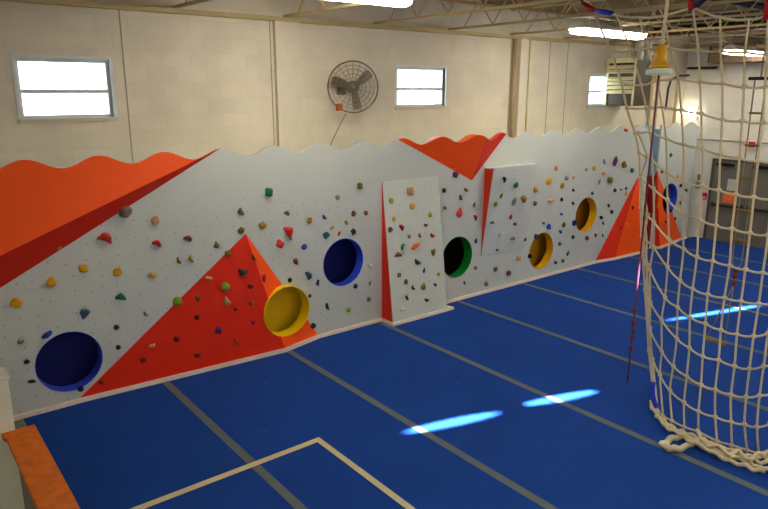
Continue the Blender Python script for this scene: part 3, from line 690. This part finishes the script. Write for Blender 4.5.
NORM = dict(wall=(0, -1, 0), lean=(0, -.992, .13), over=(0, -.989, -.15), triL=(-.056, -.996, .065), triR=(.23, -.97, .09), farR=(-.04, -.99, .05), far2=(.12, -.99, .08))
def hold_mesh(shape, seed):
    rnd = random.Random(seed); bm = bmesh.new(); bmesh.ops.create_icosphere(bm, subdivisions=3, radius=1)
    off = Vector((rnd.uniform(-50, 50), rnd.uniform(-50, 50), rnd.uniform(-50, 50)))
    for v in bm.verts:
        p = v.co.copy()
        if shape == 'block':
            for i in range(3): p[i] = math.copysign(abs(p[i])**.62, p[i])
            p *= .88
        elif shape == 'kidney': p.x *= 1.08; p.y *= .62; p.y += .42*(p.x**2-.5)
        elif shape == 'slab': p.y *= .48
        elif shape == 'slabv': p.x *= .5; p.y *= 1.3
        elif shape == 'wedge': k = .5-.5*p.y; p.x *= .30+.85*k; p.z *= .6+.4*k
        elif shape == 'horn': p.x *= .42; p.y *= 1.1; p.x += .3*p.y*p.y
        n = noise.noise(p*1.5+off)*.30+noise.noise(p*4+off)*.08
        p *= 1+n; p.z = p.z*.85+.25
        if p.z < 0: p.z = 0
        v.co = p
    me = bpy.data.meshes.new('climbing_hold'); bm.to_mesh(me); bm.free()
    for f in me.polygons: f.use_smooth = True
    return me
LAND = [('the leftmost blue hole', -.26, .56), ('the bright yellow hole', 2.705, .60), ('the raised blue hole', 3.81, 1.145), ('the green hole', 6.32, .83),
        ('the lower mustard hole', 8.74, .58), ('the upper mustard hole', 10.20, 1.16), ('the farthest blue hole', 13.66, 1.165),
        ('the big red triangle tip', 2.16, 1.83), ('the huge orange corner wedge', .7, 2.45), ('the small top wedge tip', 6.63, 2.2), ('the far orange wedge tip', 12.15, 1.87), ('the overhanging panel top', 8.0, 2.3)]
def where(x, y, z, s):
    if s == 'lean':
        v = 'top' if z > 2 else 'upper part' if z > 1.5 else 'middle' if z > 1 else 'lower part' if z > .5 else 'bottom'
        h = 'left' if x < 4.95 else 'right' if x > 5.4 else 'centre'
        return 'at the %s %s of the leaning board' % (v, h)
    if s == 'over':
        v = 'top' if z > 1.9 else 'middle' if z > 1.3 else 'bottom'; h = 'left' if x < 7.35 else 'right' if x > 7.7 else 'centre'
        return 'at the %s %s of the overhanging board' % (v, h)
    if s in ('triL', 'triR'):
        v = 'top' if z > 1.2 else 'middle' if z > .6 else 'bottom'; h = 'left' if x < 1.0 else 'right' if x > 2.0 else 'centre'
        return 'on the big red triangle, %s %s' % (v, h)
    if s == 'farR': return 'on the far orange wedge before the gap'
    if s == 'far2': return 'on the farthest red wedge'
    n, lx, lz = min(LAND, key=lambda l: (l[1]-x)**2+(l[2]-z)**2); a = math.degrees(math.atan2(z-lz, x-lx)) % 360
    d = ['right of', 'above right of', 'above', 'above left of', 'left of', 'below left of', 'below', 'below right of'][int((a+22.5)//45) % 8]
    return d+' '+n
SLIM = dict(slab=1.0, slabv=1.1)
recs = []
for i, (x, y, z, d, c, sh, s) in enumerate(HOLDS):
    o = bpy.data.objects.new('climbing_hold', hold_mesh(sh, i)); COL.objects.link(o)
    o.data.materials.append(mat('hold_'+c, HCOL[c][0], .6, spec=.3, var=.15, vscale=25, bump=.3, bscale=90))
    nrm = Vector(NORM[s]).normalized(); rnd = random.Random(i*7+3)
    rot = nrm.to_track_quat('Z', 'Y').to_matrix().to_4x4() @ Matrix.Rotation(rnd.uniform(-.6, .6) + (rnd.choice((0, PI)) if sh in ('kidney', 'wedge') else 0) - (.6 if sh == 'kidney' else 0), 4, 'Z')
    r_ = d*.5; o.matrix_world = Matrix.Translation(Vector((x, y, z))-nrm*.002) @ rot @ Matrix.Diagonal((r_, r_, r_*.85, 1))
    size = 'small ' if d < .07 else 'large ' if d > .115 else ''
    base = '%s%s %s climbing hold' % (size, HCOL[c][1], SHAPE[sh]); recs.append([o, base+' '+where(x, y, z, s), x, z])
groups = {}
for r_ in recs: groups.setdefault(r_[1], []).append(r_)
for k, g in groups.items():
    if len(g) == 1: g[0][0]['label'] = k
    elif len(g) == 2:
        if abs(g[0][3]-g[1][3]) > .09: g.sort(key=lambda q: -q[3]); w2 = ('the higher of two', 'the lower of two')
        else: g.sort(key=lambda q: q[2]); w2 = ('the left of two', 'the right of two')
        for q, t in zip(g, w2): q[0]['label'] = k+', '+t
    else:
        g.sort(key=lambda q: -q[3]); nm = ['highest', 'second highest', 'third highest', 'fourth highest', 'fifth highest']
        for n_, q in enumerate(g): q[0]['label'] = k+', '+('lowest' if n_ == len(g)-1 else nm[n_])
for r_ in recs: r_[0]['category'] = 'climbing hold'; r_[0]['group'] = 'climbing holds bolted to the wall'

# ------------------------------------------------------------------ fluorescent lights
def light(xc, yc, zb, L, label, group='fluorescent ceiling lights'):
    t = thing('ceiling_light', label, 'light', (xc, yc, zb), group); mb = MB(); h = L/2
    prof = [(-.18, .025), (-.16, .06), (-.07, .13), (.07, .13), (.16, .06), (.18, .025), (.16, .031), (-.16, .031)]
    mb.prism([(xc-h, yc+a, zb+b) for a, b in prof], (L, 0, 0)); mb.build('reflector', white_m, t)
    mb = MB(); mb.prism([(xc-h+.02, yc+a, zb+b) for a, b in ((-.155, .03), (-.14, -.03), (-.06, -.055), (.06, -.055), (.14, -.03), (.155, .03))], (L-.04, 0, 0)); mb.build('lens', tube_em, t)
    for s in (-1, 1): MB().tube([(xc+s*h*.8, yc, zb+.13), (xc+s*h*.8, yc, ZC-.02)], .006, 5).build('hanger', joist_m, t)
light(2.80, -1.55, 4.83, 1.85, 'lit fluorescent ceiling light nearest, cut off by the top of the photo')
light(8.35, -1.43, 4.705, 1.85, 'lit fluorescent ceiling light between the top wedge and the louvred heater')
light(13.3, -1.5, 4.56, 1.4, 'farthest lit fluorescent ceiling light, behind the net at upper right')
for y in (-7.4, -11.0):  # unseen rows, added to light the room
    for x in (-3, 2.75, 8.35, 13.25): light(x, y, 4.74, 1.85, 'unseen ceiling light added over the near half, %s row, %s' % ({-7.4: 'second', -11.0: 'third'}[y], {-3: 'left end', 2.75: 'left of centre', 8.35: 'right of centre', 13.25: 'right end'}[x]+' from the camera'), 'unseen lights added over the near half')

# ------------------------------------------------------------------ wall fan
FC = V(4.30, .38, 3.815)
fan = thing('wall_fan', 'round grey caged fan mounted on the block wall between two windows', 'fan', FC)
wire = mat('fan_wire', (140, 126, 104), .4, metal=.4); blade_m = mat('fan_blade', (110, 100, 86), .45, metal=.2)
def fr(r_, a, dy): return FC+V(r_*math.cos(a), dy, r_*math.sin(a))
mb = MB()
for sg, dd in ((-1, .10), (1, .09)):
    for r_ in (.39, .33, .27, .20, .14, .07): mb.tube([fr(r_, 2*PI*k/40, sg*dd*(1-(r_/.39)**2)**.5-.0 if r_ < .39 else 0) for k in range(40)], .003 if r_ < .39 else .011, 6, closed=True)
    for k in range(20):
        a = 2*PI*k/20; mb.tube([fr(r_, a, sg*dd*max(0, (1-(r_/.39)**2))**.5) for r_ in (.05, .15, .25, .31, .36, .39)], .0026, 5)
mb.build('cage', wire, fan, smooth=True)
for a in (R(38), R(162), R(282)):
    mb = MB(); e = V(math.cos(a), 0, math.sin(a)); n = V(-math.sin(a), 0, math.cos(a)); pts = []
    for r_, w_, tw in ((.05, .045, .5), (.12, .055, .45), (.22, .072, .38), (.31, .075, .3), (.35, .05, .25)):
        u = n*math.cos(tw)+V(0, 1, 0)*math.sin(tw); pts.append((FC+e*r_-u*w_, FC+e*r_+u*w_))
    th = V(0, .004, 0)
    for (a1, b1), (a2, b2) in zip(pts[:-1], pts[1:]): mb.poly([a1, a2, b2, b1]); mb.poly([a1+th, b1+th, b2+th, a2+th])
    for s_ in (0, 1):
        for p1, p2 in zip(pts[:-1], pts[1:]): mb.poly([p1[s_], p2[s_], p2[s_]+th, p1[s_]+th])
    mb.poly([pts[-1][0], pts[-1][1], pts[-1][1]+th, pts[-1][0]+th]); mb.build('blade', blade_m, fan)
Mf = Matrix.Translation(FC) @ Matrix.Rotation(R(-90), 4, 'X')
MB().lathe([(0, -.06), (.045, -.055), (.055, -.02), (.055, .02), (.10, .03), (.10, .16), (.07, .19), (0, .19)], Mf, 24).build('motor', mat('fan_motor', (110, 104, 92), .4), fan, smooth=True)
fan.rotation_euler.z = R(-34)
mb = MB(); mb.tube([FC+V(.06, .13, 0), FC+V(.06, .32, 0)], .03, 10); mb.box(FC.x-.08, FC.x+.08, YB-.012, YB, FC.z-.12, FC.z+.12); mb.build('wall_bracket', blade_m, fan)
mb = MB(); mb.box(FC.x-.27, FC.x-.17, FC.y+.04, FC.y+.10, FC.z-.36, FC.z-.25); mb.build('switch_box', mat('orange_box', (190, 96, 34), .5), fan, bevel=.008)
MB().tube([FC+V(-.10, .05, -.40), FC+V(-.16, .16, -.6), FC+V(-.26, .24, -.85), FC+V(-.30, .25, -1.0)], .007, 6).build('power_cord', mat('cord_tan', (120, 92, 62), .6), fan, smooth=True)

# ------------------------------------------------------------------ suspended unit heater
ht = thing('unit_heater', 'cream louvred gas heater hanging under the ceiling beside the far window', 'heater', (12, .3, 3.44))
hm = mat('heater_cream', (222, 212, 160), .45); hd = mat('heater_olive', (66, 52, 28), .5)
mb = MB(); mb.box(11.70, 12.38, -.02, .66, 3.44, 4.42); mb.build('cabinet', hd, ht, bevel=.01)
mb = MB(); mb.box(11.655, 11.70, -.03, .0, 3.44, 4.46); mb.box(11.655, 11.70, .63, .67, 3.44, 4.46); mb.box(11.655, 11.70, .0, .63, 4.36, 4.46); mb.box(11.665, 11.70, 0, .63, 4.14, 4.20); ff = mb.build('front_frame', hm, ht)
for k in range(6):
    z = 3.74+k*.095+(.06 if k > 3 else 0); mb = MB(); mb.prism([(11.62, 0, z-.03), (11.625, 0, z-.04), (11.70, 0, z+.03), (11.695, 0, z+.04)], (0, .63, 0)); mb.build('louvre', hm, ff)
for x, y in ((11.78, .05), (11.78, .6), (12.3, .05), (12.3, .6)): MB().tube([(x, y, 4.42), (x, y, ZC-.02)], .008, 6).build('hanger_rod', joist_m, ht)
wd = mat('white_duct', (214, 218, 190), .4)
MB().tube([(12.15, .2, 4.42), (12.15, .2, 4.75), (12.15, .22, 4.85), (12.15, .4, 4.95), (12.15, .7, 4.97)], .095, 16).build('flue_pipe', wd, ht, smooth=True)
ht.location.x -= .11
tag(MB().tube([(12.62, .35, 4.45), (12.62, .35, 4.80), (12.62, .35, 5.28)], .09, 16).build('vent_pipe', wd, smooth=True), 'short white vent pipe right of the louvred heater', 'pipe')

# ------------------------------------------------------------------ cargo net
net = thing('cargo_net', 'large knotted cream rope climbing net hanging from the ceiling at right', 'climbing net', (5.0, -5.2, 0))
NR, NC = len(NET), len(NET[0])
NV = [[Vector(p) for p in r_] for r_ in NET]
def spl(P, n=5, sag=0):
    out = []
    for i in range(len(P)-1):
        p0, p1, p2, p3 = P[max(i-1, 0)], P[i], P[i+1], P[min(i+2, len(P)-1)]
        for k in range(n):
            t = k/n; q = .5*((2*p1)+(p2-p0)*t+(2*p0-5*p1+4*p2-p3)*t*t+(3*p1-p0-3*p2+p3)*t**3); q = q-Vector((0, 0, sag*math.sin(PI*t))); out.append(q)
    return out+[P[-1]]
rnd = random.Random(5)
for i in range(NR):
    mb = MB(); mb.tube(spl(NV[i], 5, .010 if i < NR-1 else 0), .012 if i else .014, 7)
    mb.build('horizontal_rope', rope_m, net, smooth=True)
for j in range(NC):
    P = [NV[i][j] for i in range(NR)]; mb = MB(); mb.tube(spl(P, 4), .0115 if j else .015, 7)
    for i in range(1, NR): mb.ball(NV[i][j], .028, 1, (1, 1.05, .9+.3*rnd.random()))
    mb.build('vertical_rope', rope_m, net, smooth=True)
# loose strands of the gathered left edge
P = [NV[i][0]*(1-t)+NV[i][1]*t for i, t in zip(range(4, NR), (.2, .6, .1, .5, .15, .6, .3, .8, .2, .7))]
mb = MB(); mb.tube(spl(P, 6), .013, 7)
for q in P: mb.ball(q, .036, 1)
mb.build('edge_rope', rope_m, net, smooth=True)
P = [NV[i][0]*(1-t)+NV[i][2]*t for i, t in zip(range(7, NR), (.1, .2, .15, .25, .2, .3, .35))]
MB().tube(spl(P, 6), .012, 7).build('edge_rope', rope_m, net, smooth=True)
for ti, t in enumerate(TANGLE):
    P = spl([Vector(q) for q in t], 5); P = [q+Vector((0, 0, .012*math.sin(k*1.1)+.010)) for k, q in enumerate(P)]
    MB().tube(P, [(.034 if k < 14 else .021) for k in range(len(P))] if ti < 2 else .021, 8).build('bottom_rope', rope_m, net, smooth=True)
mb = MB(); c0 = Vector(TANGLE[0][0])+Vector((.0, 0, .03)); mb.ball(c0, .05, 2, (1, 1.3, .8)); mb.build('end_knot', mat('whipped_end', (226, 218, 190), .7), net, smooth=True)
blue_sl = mat('blue_webbing', (34, 50, 190), .6); red_sl = mat('red_webbing', (186, 18, 22), .6); navy_sl = mat('navy_webbing', (20, 24, 70), .6)
MB().tube(spl([V(5.20, -4.50, .36), V(5.20, -4.50, .24), V(5.20, -4.54, .12), V(5.20, -4.60, .04)], 4), .030, 8).build('corner_sleeve', blue_sl, net, smooth=True)
def sleeve(pts, r_, m): MB().tube([Vector(p) for p in pts], r_, 8).build('hanging_strap', m, net, smooth=True)
sleeve([(5.79, -2.70, 4.86), (5.785, -2.78, 4.81), (5.78, -2.87, 4.77)], .036, red_sl); sleeve([(5.78, -2.90, 4.76), (5.7, -3.05, 4.73), (5.62, -3.24, 4.69)], .03, blue_sl)
sleeve([(5.12, -4.47, 4.85), (5.11, -4.49, 4.70), (5.1, -4.52, 4.58)], .04, red_sl); sleeve([(5.1, -4.55, 4.62), (5.05, -4.66, 4.68), (5.0, -4.72, 4.72)], .035, navy_sl)
sleeve([(5.0, -5.32, 4.75), (5.0, -5.31, 4.55), (5.0, -5.31, 4.42)], .045, red_sl)
tk = mat('net_beam', (120, 92, 60), .5)
for a, b in (((5.79, -2.68, 4.87), (5.8, -2.5, 5.28)), ((5.12, -4.47, 4.83), (5.12, -4.47, 5.28)), ((5.0, -5.32, 4.73), (5.0, -5.32, 5.28))):
    MB().tube([a, b], .012, 6).build('hanger', black_m, net)

# ------------------------------------------------------------------ swing rope with yellow funnel
rx, ry = 4.22, -4.72
sr = thing('climbing_rope', 'long straight climbing rope with a yellow funnel and white disc at its top', 'rope', (rx, ry, .7))
MB().tube([(rx, ry, 4.12), (rx+.02, ry, 4.6), (rx+.03, ry, 5.28)], .017, 8).build('upper_rope', rope_m, sr, smooth=True)
Mr = Matrix.Translation((rx, ry, 0))
MB().lathe([(.035, 4.19), (.045, 4.19), (.055, 4.10), (.062, 4.06), (.068, 4.03), (.092, 4.005), (.096, 3.985), (.085, 3.985), (.03, 4.15)], Mr, 28, close=True).build('funnel', mat('yellow_plastic', (214, 160, 30), .4), sr, smooth=True)
MB().lathe([(.02, 3.975), (.11, 3.975), (.12, 3.965), (.12, 3.925), (.11, 3.915), (.02, 3.92)], Mr, 32, close=True).build('disc', mat('white_plastic', (206, 214, 196), .35), sr, smooth=True)
pur = mat('purple_cord', (104, 40, 60), .7)
MB().tube([(rx, ry, .73), (rx, ry, 1.2), (rx, ry, 2), (rx, ry, 3), (rx, ry, 3.93)], .009, 7).build('lower_cord', pur, sr, smooth=True)
for z in (1.12, 1.24, 1.33, 1.42, 1.55, .8): 
    mb = MB(); mb.ball(V(rx, ry, z), .024 if z > 1 else .014, 2, (1, 1, 1.5)); mb.build('knot', pur, sr, smooth=True)

# ------------------------------------------------------------------ rope ladder with trapeze bar
ld = thing('rope_ladder', 'thin rope ladder with wooden rungs ending in a low trapeze bar', 'rope ladder', (7, -4.5, .35))
cm = mat('ladder_cord', (150, 128, 96), .8); wood = mat('rung_wood', (150, 122, 66), .6)
for s in (-1, 1): MB().tube([(7, -4.5+s*.065, 3.9), (7, -4.51+s*.065, 2.6), (7, -4.52+s*.06, 1.55), (7, -4.52, 1.45)], .008, 6).build('side_rope', cm, ld, smooth=True)
for z in (3.5, 3.1, 2.69, 2.27, 1.87):
    MB().tube([(7, -4.60, z), (7, -4.42, z)], .014, 8).build('rung', wood, ld)
MB().tube([(7, -4.66, 3.92), (7, -4.36, 3.92)], .02, 8).build('top_bar', dark_st, ld)
MB().tube([(7, -4.5, 3.92), (7, -4.5, 5.28)], .01, 6).build('suspension_rope', cm, ld)
for z in (1.38, 1.28, 1.46): MB().ball(V(7, -4.52, z), .035, 2, (1, 1, 1.3)).build('red_knot', mat('ladder_red', (120, 36, 34), .7), ld, smooth=True)
for yy in (-4.27, -4.50): MB().tube([(7, -4.52, 1.26), (7, (yy-4.52)/2-.0, .85), (7, yy, .43)], .008, 6).build('trapeze_rope', cm, ld, smooth=True)
MB().tube([(7, -4.23, .41), (7, -4.24, .42), (7, -4.52, .42), (7, -4.53, .41)], [.02, .035, .035, .02], 10).build('trapeze_bar', wood, ld, smooth=True)

# ------------------------------------------------------------------ low partition with orange cap, white post
pt = thing('partition_wall', 'low wall with an orange wooden cap board at the lower left', 'low wall', (-1.14, -4, 0))
mb = MB(); mb.box(-1.19, -1.07, -6.5, -2.14, 0, .865); mb.build('wall_core', mat('partition_grey', (128, 128, 118), .7), pt)
cap = mat('orange_board', (206, 104, 12), .55, spec=.2, var=.3, vscale=9)
mb = MB(); mb.prism([(-1.26, -6.5, .865), (-1.02, -6.5, .865), (-1.02, -2.13, .865), (-1.28, -2.13, .865), (-1.28, -2.24, .865), (-1.26, -2.26, .865)], (0, 0, .035)); mb.build('cap_board', cap, pt, bevel=.006)
po = thing('corner_post', 'white square post standing behind the orange capped low wall', 'post', (-1.4, -2.0, 0))
mb = MB(); mb.box(-1.65, -1.17, -2.12, -1.9, 0, 1.37); mb.build('shaft', mat('post_white', (214, 214, 198), .55), po, bevel=.006)
mb = MB(); mb.box(-1.67, -1.155, -2.14, -1.88, 1.37, 1.40); mb.build('post_cap', mat('post_white', (214, 214, 198), .55), po, bevel=.006)
